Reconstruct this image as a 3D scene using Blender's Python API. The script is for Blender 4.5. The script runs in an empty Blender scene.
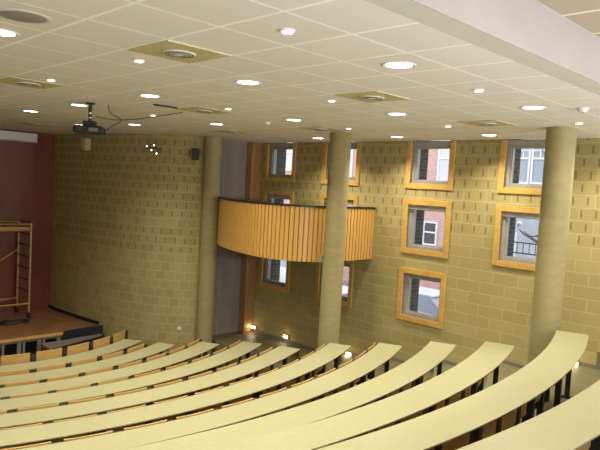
import bpy, bmesh, math, random
from mathutils import Vector, Matrix
random.seed(4)
T = 0.6            # ceiling module in metres; all lengths below are in modules
FZ = -6.82         # lowest floor, relative to the eye
C = bpy.data.collections.new('hall'); bpy.context.scene.collection.children.link(C)
def P(x, y, z): return Vector((x*T, y*T, (z-FZ)*T))

# ------------------------------------------------------------------ materials
def nodes(name):
    m = bpy.data.materials.new(name); m.use_nodes = True
    nt = m.node_tree; b = nt.nodes['Principled BSDF']
    return m, nt, b
def noise_mat(name, c1, c2, scale=8, rough=.6, bump=0., metal=0., detail=4, stretch=None, spec=.4):
    m, nt, b = nodes(name); N = nt.nodes.new; L = nt.links.new
    tc = N('ShaderNodeTexCoord'); mp = N('ShaderNodeMapping'); L(tc.outputs['Object'], mp.inputs[0])
    if stretch: mp.inputs['Scale'].default_value = stretch
    n = N('ShaderNodeTexNoise'); n.inputs['Scale'].default_value = scale; n.inputs['Detail'].default_value = detail
    L(mp.outputs[0], n.inputs['Vector'])
    r = N('ShaderNodeValToRGB'); r.color_ramp.elements[0].position = .32; r.color_ramp.elements[1].position = .68
    r.color_ramp.elements[0].color = (*c1, 1); r.color_ramp.elements[1].color = (*c2, 1)
    L(n.outputs['Fac'], r.inputs[0]); L(r.outputs[0], b.inputs['Base Color'])
    b.inputs['Roughness'].default_value = rough; b.inputs['Metallic'].default_value = metal
    b.inputs['Specular IOR Level'].default_value = spec
    if bump:
        bp = N('ShaderNodeBump'); bp.inputs['Strength'].default_value = bump; bp.inputs['Distance'].default_value = .01
        L(n.outputs['Fac'], bp.inputs['Height']); L(bp.outputs[0], b.inputs['Normal'])
    return m
def emit_mat(name, col, s):
    m, nt, b = nodes(name)
    b.inputs['Base Color'].default_value = (.8, .8, .8, 1)
    b.inputs['Emission Color'].default_value = (*col, 1); b.inputs['Emission Strength'].default_value = s
    return m
def math_n(nt, op, a, b=None, c=None):
    n = nt.nodes.new('ShaderNodeMath'); n.operation = op
    for i, v in enumerate((a, b, c)):
        if v is None: continue
        if isinstance(v, (int, float)): n.inputs[i].default_value = v
        else: nt.links.new(v, n.inputs[i])
    return n.outputs[0]
def mixc(nt, f, a, b):
    n = nt.nodes.new('ShaderNodeMix'); n.data_type = 'RGBA'
    for s, v in ((n.inputs[0], f), (n.inputs[6], a), (n.inputs[7], b)):
        if isinstance(v, (int, float)): s.default_value = v
        elif isinstance(v, tuple): s.default_value = (*v, 1)
        else: nt.links.new(v, s)
    return n.outputs[2]
def block_mat(name, vmin, plain=None, bw=.45):
    """Fair-faced concrete blocks, the upper courses slotted acoustic blocks (UV in metres)."""
    m, nt, b = nodes(name); N = nt.nodes.new; L = nt.links.new
    uv = N('ShaderNodeUVMap'); sp = N('ShaderNodeSeparateXYZ'); L(uv.outputs[0], sp.inputs[0])
    u, v = sp.outputs[0], sp.outputs[1]
    br = N('ShaderNodeTexBrick'); L(uv.outputs[0], br.inputs['Vector'])
    br.inputs['Scale'].default_value = 1; br.inputs['Brick Width'].default_value = bw; br.inputs['Row Height'].default_value = .2
    br.inputs['Mortar Size'].default_value = .009; br.inputs['Mortar Smooth'].default_value = .3
    br.inputs['Color1'].default_value = (.36, .295, .125, 1); br.inputs['Color2'].default_value = (.43, .36, .165, 1)
    br.inputs['Mortar'].default_value = (.49, .43, .22, 1); br.offset = .5
    ns = N('ShaderNodeTexNoise'); ns.inputs['Scale'].default_value = 2.2; ns.inputs['Detail'].default_value = 6
    L(uv.outputs[0], ns.inputs['Vector'])
    fine = N('ShaderNodeTexNoise'); fine.inputs['Scale'].default_value = 60; L(uv.outputs[0], fine.inputs['Vector'])
    base = mixc(nt, math_n(nt, 'MULTIPLY', ns.outputs['Fac'], .35), br.outputs['Color'], (.32, .26, .12))
    row = math_n(nt, 'FLOOR', math_n(nt, 'DIVIDE', v, .2))
    par = math_n(nt, 'MODULO', row, 2)
    rnd = N('ShaderNodeTexWhiteNoise'); rnd.noise_dimensions = '1D'; L(row, rnd.inputs['W'])
    uu = math_n(nt, 'ADD', u, math_n(nt, 'ADD', math_n(nt, 'MULTIPLY', par, .1125), math_n(nt, 'MULTIPLY', rnd.outputs[0], .03)))
    fa = math_n(nt, 'FRACT', math_n(nt, 'DIVIDE', uu, .225))
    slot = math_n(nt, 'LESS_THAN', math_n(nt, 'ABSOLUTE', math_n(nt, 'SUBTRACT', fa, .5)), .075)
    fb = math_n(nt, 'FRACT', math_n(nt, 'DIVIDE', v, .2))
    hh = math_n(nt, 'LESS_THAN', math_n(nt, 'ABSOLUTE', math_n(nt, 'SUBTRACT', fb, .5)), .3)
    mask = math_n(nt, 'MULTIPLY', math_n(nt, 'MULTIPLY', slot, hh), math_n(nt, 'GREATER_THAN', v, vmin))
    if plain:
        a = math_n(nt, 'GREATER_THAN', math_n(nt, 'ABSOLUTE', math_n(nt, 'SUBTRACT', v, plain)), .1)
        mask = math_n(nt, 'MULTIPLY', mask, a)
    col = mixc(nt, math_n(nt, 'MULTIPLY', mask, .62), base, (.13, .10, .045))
    L(col, b.inputs['Base Color']); b.inputs['Roughness'].default_value = .85; b.inputs['Specular IOR Level'].default_value = .2
    hgt = math_n(nt, 'SUBTRACT', math_n(nt, 'ADD', math_n(nt, 'MULTIPLY', br.outputs['Fac'], -.6), math_n(nt, 'MULTIPLY', fine.outputs['Fac'], .3)), math_n(nt, 'MULTIPLY', mask, 2))
    bp = N('ShaderNodeBump'); bp.inputs['Strength'].default_value = .5; bp.inputs['Distance'].default_value = .01
    L(hgt, bp.inputs['Height']); L(bp.outputs[0], b.inputs['Normal'])
    return m
def brick_mat(name, c1, c2, mortar):
    m, nt, b = nodes(name); N = nt.nodes.new; L = nt.links.new
    uv = N('ShaderNodeUVMap'); br = N('ShaderNodeTexBrick'); L(uv.outputs[0], br.inputs['Vector'])
    br.inputs['Scale'].default_value = 1; br.inputs['Brick Width'].default_value = .22; br.inputs['Row Height'].default_value = .075
    br.inputs['Mortar Size'].default_value = .008
    br.inputs['Color1'].default_value = (*c1, 1); br.inputs['Color2'].default_value = (*c2, 1); br.inputs['Mortar'].default_value = (*mortar, 1)
    L(br.outputs['Color'], b.inputs['Base Color']); b.inputs['Roughness'].default_value = .9
    return m
def ceiling_mat(name, cell, x0, y0, tile, line, lw=.022):
    m, nt, b = nodes(name); N = nt.nodes.new; L = nt.links.new
    uv = N('ShaderNodeUVMap'); sp = N('ShaderNodeSeparateXYZ'); L(uv.outputs[0], sp.inputs[0])
    masks = []; cells = []
    for i, o in ((0, x0), (1, y0)):
        q = math_n(nt, 'DIVIDE', math_n(nt, 'SUBTRACT', sp.outputs[i], o), cell)
        f = math_n(nt, 'FRACT', q); cells.append(math_n(nt, 'FLOOR', q))
        masks.append(math_n(nt, 'GREATER_THAN', math_n(nt, 'ABSOLUTE', math_n(nt, 'SUBTRACT', f, .5)), .5-lw))
    mask = math_n(nt, 'MAXIMUM', masks[0], masks[1])
    cb = N('ShaderNodeCombineXYZ'); L(cells[0], cb.inputs[0]); L(cells[1], cb.inputs[1])
    wn = N('ShaderNodeTexWhiteNoise'); wn.noise_dimensions = '2D'; L(cb.outputs[0], wn.inputs['Vector'])
    ns = N('ShaderNodeTexNoise'); ns.inputs['Scale'].default_value = 40; L(uv.outputs[0], ns.inputs['Vector'])
    t2 = tuple(c*.96 for c in tile)
    base = mixc(nt, wn.outputs[0], tile, t2)
    base = mixc(nt, math_n(nt, 'MULTIPLY', ns.outputs['Fac'], .15), base, tuple(c*.75 for c in tile))
    L(mixc(nt, mask, base, line), b.inputs['Base Color'])
    b.inputs['Roughness'].default_value = .8; b.inputs['Specular IOR Level'].default_value = .15
    bp = N('ShaderNodeBump'); bp.inputs['Strength'].default_value = .4; bp.inputs['Distance'].default_value = .006
    L(mask, bp.inputs['Height']); L(bp.outputs[0], b.inputs['Normal'])
    return m
def glass_mat(name, tint, gloss=.12):
    m = bpy.data.materials.new(name); m.use_nodes = True; nt = m.node_tree
    nt.nodes.clear(); N = nt.nodes.new; L = nt.links.new
    o = N('ShaderNodeOutputMaterial'); mx = N('ShaderNodeMixShader'); t = N('ShaderNodeBsdfTransparent'); g = N('ShaderNodeBsdfGlossy')
    t.inputs[0].default_value = (*tint, 1); g.inputs['Roughness'].default_value = .02
    lw = N('ShaderNodeLayerWeight'); lw.inputs[0].default_value = gloss
    L(lw.outputs['Fresnel'], mx.inputs[0]); L(t.outputs[0], mx.inputs[1]); L(g.outputs[0], mx.inputs[2]); L(mx.outputs[0], o.inputs[0])
    return m
M = dict(
 darklens=noise_mat('lens_glass', (.02,.02,.03), (.04,.04,.05), 9, .15),
 block=block_mat('slotted_blocks_windows', 3.42),
 blockc=block_mat('slotted_blocks_curve', 2.4, 3.1, .225),
 blockp=block_mat('plain_blocks', 99),
 ceil=ceiling_mat('ceiling_tiles', T, 2.9611*T, 4.3144*T, (.80, .775, .73), (.97, .96, .93)),
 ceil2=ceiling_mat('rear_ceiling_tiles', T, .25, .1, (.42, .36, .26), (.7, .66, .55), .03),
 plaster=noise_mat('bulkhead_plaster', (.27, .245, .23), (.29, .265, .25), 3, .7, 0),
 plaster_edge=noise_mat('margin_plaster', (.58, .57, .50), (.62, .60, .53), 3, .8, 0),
 concrete=noise_mat('column_concrete', (.29, .245, .115), (.335, .285, .14), 5, .75, .25, stretch=(1, 1, 2.5)),
 floor=noise_mat('floor_vinyl', (.15, .135, .07), (.185, .165, .09), 6, .5, .05),
 greyp=noise_mat('grey_panel', (.23, .20, .18), (.27, .235, .21), 3, .55, 0),
 stagewall=noise_mat('stage_wood_panel', (.15, .04, .022), (.20, .06, .03), 4, .4, 0, stretch=(1, 1, .15)),
 stagefloor=noise_mat('stage_boards', (.22, .10, .05), (.40, .21, .10), 7, .32, .05, stretch=(.4, 3, 1)),
 desk=noise_mat('desk_laminate', (.31, .295, .18), (.33, .315, .195), 25, .35, 0),
 edge=noise_mat('desk_edge', (.10, .055, .04), (.14, .075, .05), 20, .5),
 beech=noise_mat('seat_beech', (.43, .26, .085), (.50, .31, .11), 6, .38, 0, stretch=(1, .3, 4)),
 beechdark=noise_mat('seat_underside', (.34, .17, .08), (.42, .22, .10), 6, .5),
 slat=noise_mat('slat_pine', (.56, .315, .085), (.62, .36, .105), 7, .4, 0, stretch=(6, 6, .5)),
 frame=noise_mat('window_pine', (.50, .30, .075), (.60, .375, .105), 6, .42, 0, stretch=(2, 2, 2)),
 post=noise_mat('post_redwood', (.31, .17, .06), (.40, .225, .085), 6, .4, 0, stretch=(3, 3, .4)),
 alu=noise_mat('grey_aluminium', (.34, .33, .31), (.40, .39, .37), 12, .4, 0, metal=.2),
 black=noise_mat('black_steel', (.012, .012, .014), (.03, .03, .032), 12, .45),
 blackcloth=noise_mat('black_fascia', (.008, .011, .018), (.018, .022, .032), 30, .7),
 white=noise_mat('white_plastic', (.66, .65, .62), (.72, .71, .68), 12, .5),
 chrome=noise_mat('brushed_metal', (.55, .52, .46), (.65, .62, .55), 20, .3, 0, metal=.8),
 scaf=noise_mat('scaffold_tube', (.50, .32, .13), (.62, .42, .18), 14, .4, 0, metal=.4),
 vent=noise_mat('vent_panel', (.50, .45, .24), (.56, .51, .29), 10, .6),
 ventdark=noise_mat('vent_slots', (.16, .15, .12), (.2, .19, .16), 30, .5),
 lamp=emit_mat('downlight_glow', (1, .93, .78), 9),
 halo=emit_mat('halogen_glow', (1, .88, .66), 10),
 step=emit_mat('steplight_glow', (1, .80, .58), 12),
 spotglow=emit_mat('reflector_glint', (1, .93, .82), 4),
 glass=glass_mat('window_glass', (.90, .92, .92)),
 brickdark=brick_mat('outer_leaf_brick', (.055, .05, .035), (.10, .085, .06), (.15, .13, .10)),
 brickpink=brick_mat('street_brick', (.55, .30, .25), (.66, .38, .31), (.68, .52, .45)),
 sash=noise_mat('white_sash', (.80, .80, .80), (.86, .86, .86), 6, .5),
 pane=noise_mat('street_pane', (.32, .34, .37), (.44, .46, .50), .8, .15),
 paneblind=noise_mat('pane_with_blind', (.62, .58, .60), (.70, .66, .68), 1.5, .4),
 panedark=noise_mat('dark_pane', (.05, .04, .04), (.10, .08, .08), 1.5, .2),
 asphalt=noise_mat('asphalt', (.20, .20, .21), (.26, .26, .27), 5, .9),
 carpaint=noise_mat('white_car_paint', (.72, .76, .80), (.76, .80, .84), 2, .2),
 tyre=noise_mat('tyre', (.02, .02, .02), (.03, .03, .03), 9, .8),
 bark=noise_mat('bark', (.10, .08, .06), (.16, .13, .10), 9, .9, .3),
 grey=noise_mat('grey_render', (.42, .43, .45), (.50, .50, .52), 2, .8),
 room=noise_mat('rear_room_paint', (.52, .46, .32), (.58, .52, .37), 2, .8),
)

# ------------------------------------------------------------------ builders
def BM(): return bmesh.new()
def face(bm, pts, uvs=None):
    vs = [bm.verts.new(p) for p in pts]
    f = bm.faces.new(vs)
    if uvs:
        l = bm.loops.layers.uv.verify()
        for lp, q in zip(f.loops, uvs): lp[l].uv = q
    return f
def hexa(bm, p):   # 8 points, bottom ring then top ring
    v = [bm.verts.new(q) for q in p]
    for a in ((3,2,1,0), (4,5,6,7), (0,1,5,4), (1,2,6,5), (2,3,7,6), (3,0,4,7)):
        bm.faces.new([v[i] for i in a])
def box(bm, x0, x1, y0, y1, z0, z1, loc=False):
    f = (lambda x, y, z: Vector((x*T, y*T, z*T))) if loc else P
    hexa(bm, [f(x0,y0,z0), f(x1,y0,z0), f(x1,y1,z0), f(x0,y1,z0), f(x0,y0,z1), f(x1,y0,z1), f(x1,y1,z1), f(x0,y1,z1)])
def tube(bm, pts, r, n=8, cap=True):
    """pts in metres, r in metres (number or list)"""
    pts = [Vector(p) for p in pts]; rings = []
    rs = r if isinstance(r, (list, tuple)) else [r]*len(pts)
    up = Vector((0, 0, 1))
    for i, p in enumerate(pts):
        d = (pts[min(i+1, len(pts)-1)]-pts[max(i-1, 0)]).normalized()
        a = d.cross(up if abs(d.z) < .95 else Vector((1, 0, 0))).normalized(); b2 = d.cross(a)
        rings.append([bm.verts.new(p+(a*math.cos(t)+b2*math.sin(t))*rs[i]) for t in [2*math.pi*k/n for k in range(n)]])
    for A, B in zip(rings, rings[1:]):
        for k in range(n): bm.faces.new((A[k], A[(k+1) % n], B[(k+1) % n], B[k]))
    if cap: bm.faces.new(rings[0][::-1]); bm.faces.new(rings[-1])
def lathe(bm, c, prof, n=28):
    """c centre (metres), prof list of (radius, z) metres from bottom up"""
    rings = [[bm.verts.new((c[0]+r*math.cos(2*math.pi*k/n), c[1]+r*math.sin(2*math.pi*k/n), c[2]+z)) for k in range(n)] for r, z in prof]
    for A, B in zip(rings, rings[1:]):
        for k in range(n): bm.faces.new((A[k], A[(k+1) % n], B[(k+1) % n], B[k]))
    bm.faces.new(rings[0][::-1]); bm.faces.new(rings[-1])
def obj(name, bm, mat, parent=None, smooth=False, bevel=0, origin=None, norm=True):
    if norm: bmesh.ops.recalc_face_normals(bm, faces=bm.faces)
    me = bpy.data.meshes.new(name)
    off = Vector((0, 0, 0)); q = parent
    while q is not None: off += q.location; q = q.parent
    if origin is None:
        if parent is None:
            vs = [v.co for v in bm.verts]
            lo = Vector((min(v[i] for v in vs) for i in range(3))); hi = Vector((max(v[i] for v in vs) for i in range(3)))
            origin = Vector(((lo.x+hi.x)/2, (lo.y+hi.y)/2, lo.z))
        else: origin = off
    for v in bm.verts: v.co -= origin
    bm.to_mesh(me); bm.free()
    o = bpy.data.objects.new(name, me); C.objects.link(o); o.location = origin-off
    for mm in (mat if isinstance(mat, list) else [mat]): me.materials.append(M[mm])
    if smooth:
        for p in me.polygons: p.use_smooth = True
        e = o.modifiers.new('es', 'EDGE_SPLIT'); e.split_angle = math.radians(40)
    if bevel:
        b = o.modifiers.new('bv', 'BEVEL'); b.width = bevel; b.segments = 2; b.limit_method = 'ANGLE'
    o.parent = parent
    return o
def thing(name, loc, label, cat, group=None, kind=None):
    o = bpy.data.objects.new(name, None); o.empty_display_size = .1; C.objects.link(o); o.location = loc
    return tag(o, label, cat, group, kind)
def tag(o, label, cat, group=None, kind=None):
    if label: o['label'] = label
    if cat: o['category'] = cat
    if group: o['group'] = group
    if kind: o['kind'] = kind
    return o
def dup(root, loc, rz, label, group=None):
    r = root.copy(); C.objects.link(r); r.location = loc; r.rotation_euler = (0, 0, rz); r['label'] = label
    if group: r['group'] = group
    for ch in root.children:
        c = ch.copy(); C.objects.link(c); c.parent = r
        for g in ch.children:
            d = g.copy(); C.objects.link(d); d.parent = c
    return r
def catmull(pts, n=8):
    out = []; q = [pts[0]]+list(pts)+[pts[-1]]
    for i in range(1, len(q)-2):
        for k in range(n):
            t = k/n; a, b, c, d = q[i-1], q[i], q[i+1], q[i+2]
            out.append(tuple(.5*(2*b[j]+(c[j]-a[j])*t+(2*a[j]-5*b[j]+4*c[j]-d[j])*t*t+(3*b[j]-a[j]-3*c[j]+d[j])*t**3) for j in range(len(b))))
    out.append(tuple(pts[-1])); return out
NTH = ['zeroth','first','second','third','fourth','fifth','sixth','seventh','eighth','ninth','tenth','eleventh','twelfth','thirteenth','fourteenth','fifteenth','sixteenth','seventeenth','eighteenth','nineteenth','twentieth','twenty-first','twenty-second','twenty-third']

# ------------------------------------------------------------------ camera
F = 607.549; yaw, pit, rol = .7834, .064, .0564
fw = Vector((math.cos(yaw)*math.cos(pit), math.sin(yaw)*math.cos(pit), -math.sin(pit)))
rt = Vector((math.sin(yaw), -math.cos(yaw), 0)); up = rt.cross(fw)
r2 = rt*math.cos(rol)+up*math.sin(rol); u2 = -rt*math.sin(rol)+up*math.cos(rol)
cam = bpy.data.cameras.new('camera'); co = bpy.data.objects.new('camera', cam); C.objects.link(co)
cam.sensor_width = 36; cam.lens = F/600*36; cam.clip_end = 300; cam.clip_start = .05
mat = Matrix((r2, u2, -fw)).transposed().to_4x4(); mat.translation = P(0, 0, 0); co.matrix_world = mat
bpy.context.scene.camera = co
def inview(x, y, z, m):
    d = Vector((x, y, z)); w = d.dot(fw)
    if w <= .3: return False
    a = 300+F*d.dot(r2)/w; b = 225-F*d.dot(u2)/w
    return -m < a < 600+m and -m < b < 450+m

# ------------------------------------------------------------------ seating geometry
S = 1.04
cx, cy, R1, dR, DW = 6.908*S, 22.119*S, 5.439*S, 1.407*S, .619*S
ZS = [a*S for a in (-5.25,-5.102,-4.923,-4.707,-4.49,-4.237,-3.993,-3.625,-3.186,-2.74,-2.307)]
ENDS = [-57, -60.9, -60.3, -61.05, -64.9, -64.2, -65, -67.2, -70.9, -70.55, -71.5]
DH = 1.36          # desk height above its terrace
XW, H = 16.2214, 1.6342
EWY = 18.9         # end wall of the window bay
LX, BY = -2.6, -3.2
Rk = lambda k: R1+dR*(k-1)

# floor: lowest slab plus concentric terraces out to the window wall
bm = BM()
box(bm, LX, XW, BY, EWY, FZ-.4, FZ); box(bm, LX, 13.7, EWY, 30, FZ-.4, FZ)
def rmax(th):
    c, s = math.cos(th), math.sin(th); m = 1e9
    if c > 0: m = min(m, (XW-cx)/c)
    if c < 0: m = min(m, (LX-cx)/c)
    if s < 0: m = min(m, (BY-cy)/s)
    return m
zf = [z-DH for z in ZS]
zf += [zf[-1]+.46, zf[-1]+.92, zf[-1]+1.1]
for k in range(2, 15):
    r0 = Rk(k)-.05; r1 = Rk(k+1)-.05 if k < 14 else 1e6
    if k == 13: r1 = 1e6
    if k == 14: break
    z = zf[k-1]; A = [math.radians(-152+i) for i in range(0, 114)]
    if k <= 4: A = [a for a in A if a >= math.radians(-150)]
    for a, b in zip(A, A[1:]):
        q = []
        ra0, ra1 = min(r0, rmax(a)), min(r1, rmax(a)); rb0, rb1 = min(r0, rmax(b)), min(r1, rmax(b))
        if ra1-ra0 < .01 and rb1-rb0 < .01: continue
        pt = lambda r, t, zz: P(cx+r*math.cos(t), cy+r*math.sin(t), zz)
        hexa(bm, [pt(ra0,a,FZ-.02), pt(ra1,a,FZ-.02), pt(rb1,b,FZ-.02), pt(rb0,b,FZ-.02), pt(ra0,a,z), pt(ra1,a,z), pt(rb1,b,z), pt(rb0,b,z)])
tag(obj('floor', bm, 'floor'), 'terraced floor stepping up from the stage', None, kind='structure')
# raised landing in the bay under the balcony
bm = BM(); pts = [(14.15, EWY), (14.0, 18.0), (14.45, 16.7), (15.2, 15.7), (XW, 15.3), (XW, EWY)]
bot = [bm.verts.new(P(x, y, FZ)) for x, y in pts]; top = [bm.verts.new(P(x, y, -6.06)) for x, y in pts]
bm.faces.new(bot[::-1]); bm.faces.new(top)
for i in range(len(pts)): j = (i+1) % len(pts); bm.faces.new((bot[i], bot[j], top[j], top[i]))
tag(obj('floor', bm, 'floor'), 'raised landing beneath the slatted balcony', None, kind='structure')
# dark skirting strips along the window wall at each terrace
bm = BM()
box(bm, XW-.05, XW, 15.3, EWY-.42, -6.06, -5.94)
for k in range(4, 13):
    def yat(r): return cy-math.sqrt(max(r*r-(XW-cx)**2, 0)) if r > XW-cx else 99
    ya, yb = yat(Rk(k)-.05), yat(Rk(k+1)-.05)
    ya = min(ya, 15.3); yb = max(yb, BY+.05)
    if yb < ya: box(bm, XW-.05, XW, yb, ya, zf[k-1], zf[k-1]+.1)
tag(obj('baseboard_right', bm, 'ventdark'), 'dark skirting along the window wall', None, kind='structure')

# ------------------------------------------------------------------ window wall with openings
WY = [(16.56, 18.28), (13.40, 15.15), (9.74, 11.47), (6.55, 8.29)]
WZ = [(.12, H+.25), (-1.95, -.22), (-4.12, -2.42)]
holes = []
for i, (a, b) in enumerate(WY):
    for j, (c, d) in enumerate(WZ):
        if i == 3 and j == 2: continue
        holes.append((i, j, a+.03, b-.03, c+.03, d-.03))
def wall_with_holes(name, mat, xa, xb, y0, y1, z0, z1, hs, uvo=0.):
    bm = BM()
    ys = sorted({y0, y1, *[h[0] for h in hs], *[h[1] for h in hs]}); zs = sorted({z0, z1, *[h[2] for h in hs], *[h[3] for h in hs]})
    def solid(i, j):
        if i < 0 or j < 0 or i >= len(ys)-1 or j >= len(zs)-1: return False
        ym, zm = (ys[i]+ys[i+1])/2, (zs[j]+zs[j+1])/2
        return not any(h[0] < ym < h[1] and h[2] < zm < h[3] for h in hs)
    def q(pts, flip):
        ps = [P(*p) for p in pts]
        same = max(p[0] for p in pts)-min(p[0] for p in pts) < 1e-6
        uvs = [((p.y if same or abs(pts[0][1]-pts[2][1]) > 1e-6 else p.x)+uvo, p.z if same or abs(pts[0][2]-pts[2][2]) > 1e-6 else p.x) for p in ps]
        if not same and abs(pts[0][1]-pts[2][1]) < 1e-6: uvs = [(p.x, p.z) for p in ps]
        if flip: ps = ps[::-1]; uvs = uvs[::-1]
        face(bm, ps, uvs)
    for i in range(len(ys)-1):
        for j in range(len(zs)-1):
            if not solid(i, j): continue
            a, b, c, d = ys[i], ys[i+1], zs[j], zs[j+1]
            q([(xa,a,c),(xa,a,d),(xa,b,d),(xa,b,c)], False)
            q([(xb,a,c),(xb,a,d),(xb,b,d),(xb,b,c)], True)
            if not solid(i-1, j): q([(xa,a,c),(xb,a,c),(xb,a,d),(xa,a,d)], False)
            if not solid(i+1, j): q([(xa,b,c),(xb,b,c),(xb,b,d),(xa,b,d)], True)
            if not solid(i, j-1): q([(xa,a,c),(xa,b,c),(xb,b,c),(xb,a,c)], False)
            if not solid(i, j+1): q([(xa,a,d),(xa,b,d),(xb,b,d),(xb,a,d)], True)
    bmesh.ops.remove_doubles(bm, verts=bm.verts, dist=1e-5)
    return tag(obj(name, bm, mat), None, None, kind='structure')
hs = [(h[2], h[3], h[4], h[5]) for h in holes]
wall_with_holes('wall_right', 'block', XW, XW+.42, BY, EWY+.3, FZ-.4, H+.6, hs)['label'] = 'yellow slotted block wall with square windows'
wall_with_holes('wall_outer', 'brickdark', XW+.43, XW+.98, BY, EWY+.3, FZ-.4, H+.6, [(a+.1, b-.1, c+.1, d-.1) for a, b, c, d in hs])['label'] = 'dark brick outer leaf seen in the window reveals'

def ring_frame(bm, x0, x1, a, b, c, d, w, top=True, wt=None):
    wt = wt or w
    box(bm, x0, x1, a, a+w, c, d); box(bm, x0, x1, b-w, b, c, d)
    box(bm, x0, x1, a+w, b-w, c, c+w)
    if top: box(bm, x0, x1, a+w, b-w, d-wt, d)
rows = ['top', 'middle', 'bottom']
for n, (i, j, a, b, c, d) in enumerate(holes, 1):
    cdesc = ['far column beside the timber post', 'second column from the timber post, partly behind the middle pillar', 'column midway between two pillars', 'nearest column, left of the near pillar'][i]
    w = thing('window_%d' % n, P(XW, (a+b)/2, c), '%s window in the %s' % (rows[j], cdesc), None, kind='structure')
    del_top = (j == 0)
    a0, b0, c0, d0 = a-.03, b+.03, c-.03, (H-.005 if del_top else d+.03)
    bm = BM(); ring_frame(bm, XW-.05, XW+.0, a0, b0, c0, d0, .17, not del_top)
    lin = .07
    ring_frame(bm, XW+.0, XW+.10, a, b, c, d if not del_top else H-.005, lin, not del_top)
    obj('wooden_frame', bm, 'frame', w, bevel=.004)
    bm = BM(); dd = d if not del_top else H
    ring_frame(bm, XW+.10, XW+.34, a+.06, b-.06, c+.06, dd-(.06 if not del_top else .0), .17, True, .2)
    obj('inner_frame', bm, 'alu', w, bevel=.003)
    bm = BM(); ring_frame(bm, XW+.14, XW+.26, a+.225, b-.225, c+.225, dd-(.26 if not del_top else .2), .04)
    obj('casement', bm, 'alu', w)
    bm = BM(); box(bm, XW+.19, XW+.21, a+.24, b-.24, c+.24, dd-.22)
    obj('pane', bm, 'glass', w)
    if del_top or j == 1:
        bm = BM(); z1 = dd-(.0 if del_top else .13)
        box(bm, XW+.02, XW+.10, a+.08, b-.08, z1-.15, z1-.02)
        obj('blind_cassette', bm, 'alu', w, bevel=.004)

# ------------------------------------------------------------------ end wall of the bay, corner post, curved wall, stage wall
def quad_wall(name, pts2, z0, z1, mat, thick, label):
    """polyline wall; solid on the right-hand side of travel"""
    bm = BM(); s = 0; uvl = bm.loops.layers.uv.verify()
    n = len(pts2); off = []
    for i, p in enumerate(pts2):
        a = Vector(pts2[max(i-1, 0)]); b = Vector(pts2[min(i+1, n-1)]); d = (b-a).normalized(); off.append(Vector((d.y, -d.x))*thick)
    arc = [0]
    for i in range(1, n): arc.append(arc[-1]+(Vector(pts2[i])-Vector(pts2[i-1])).length*T)
    for i in range(n-1):
        a, b = Vector(pts2[i]), Vector(pts2[i+1]); a2, b2 = a+off[i], b+off[i+1]
        h0, h1 = (z0-FZ)*T, (z1-FZ)*T
        face(bm, [P(a.x,a.y,z0), P(b.x,b.y,z0), P(b.x,b.y,z1), P(a.x,a.y,z1)], [(arc[i],h0),(arc[i+1],h0),(arc[i+1],h1),(arc[i],h1)])
        face(bm, [P(b2.x,b2.y,z0), P(a2.x,a2.y,z0), P(a2.x,a2.y,z1), P(b2.x,b2.y,z1)], [(arc[i+1],h0),(arc[i],h0),(arc[i],h1),(arc[i+1],h1)])
        face(bm, [P(a.x,a.y,z1), P(b.x,b.y,z1), P(b2.x,b2.y,z1), P(a2.x,a2.y,z1)])
        face(bm, [P(a2.x,a2.y,z0), P(b2.x,b2.y,z0), P(b.x,b.y,z0), P(a.x,a.y,z0)])
        if i == 0: face(bm, [P(a.x,a.y,z0), P(a.x,a.y,z1), P(a2.x,a2.y,z1), P(a2.x,a2.y,z0)])
        if i == n-2: face(bm, [P(b.x,b.y,z0), P(b2.x,b2.y,z0), P(b2.x,b2.y,z1), P(b.x,b.y,z1)])
    bmesh.ops.remove_doubles(bm, verts=bm.verts, dist=1e-5)
    o = obj(name, bm, mat); tag(o, label, None, kind='structure'); return o
CURVE = catmull([(13.75, 18.62), (13.3, 18.95), (12.75, 19.45), (12.2, 20.3), (11.75, 21.6), (11.45, 23.2), (11.27, 25.0), (11.2, 26.5)], 5)
quad_wall('wall_curved', CURVE[::-1], FZ-.4, H+.6, 'blockc', -.4, 'tall curved slotted block wall between stage and round pillar')
bm = BM(); box(bm, 13.8, XW, EWY, EWY+.3, FZ-.4, H+.6)
tag(obj('wall_back', bm, 'greyp'), 'dark grey panelled end wall of the window bay', None, kind='structure')
bm = BM()
for x in (14.62, 15.32): box(bm, x-.012, x+.012, EWY-.02, EWY, -6.06, H)
box(bm, 14.0, 15.72, EWY-.02, EWY, -2.3, -2.27)
tag(obj('trim_2', bm, 'alu'), 'joint strips on the grey end wall', None, kind='structure')
bm = BM(); box(bm, 15.72, XW-.003, EWY-.36, EWY-.003, -6.06, H)
tag(obj('trim_1', bm, 'post', bevel=.01), 'full-height reddish timber post in the bay corner', None, kind='structure')
bm = BM(); box(bm, LX, 11.2, 26.5, 26.9, FZ-.4, H+.6)
tag(obj('wall_stage', bm, 'stagewall'), 'dark red-brown panelled wall behind the stage', None, kind='structure')
bm = BM(); box(bm, LX-.4, LX, BY, 26.9, FZ-.4, H+1.4)
tag(obj('wall_left', bm, 'room'), 'left wall of the hall', None, kind='structure')
bm = BM(); box(bm, LX-.4, XW+.4, BY-.4, BY, FZ-.4, H+1.4)
tag(obj('wall_rear', bm, 'room'), 'rear wall of the hall', None, kind='structure')

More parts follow.
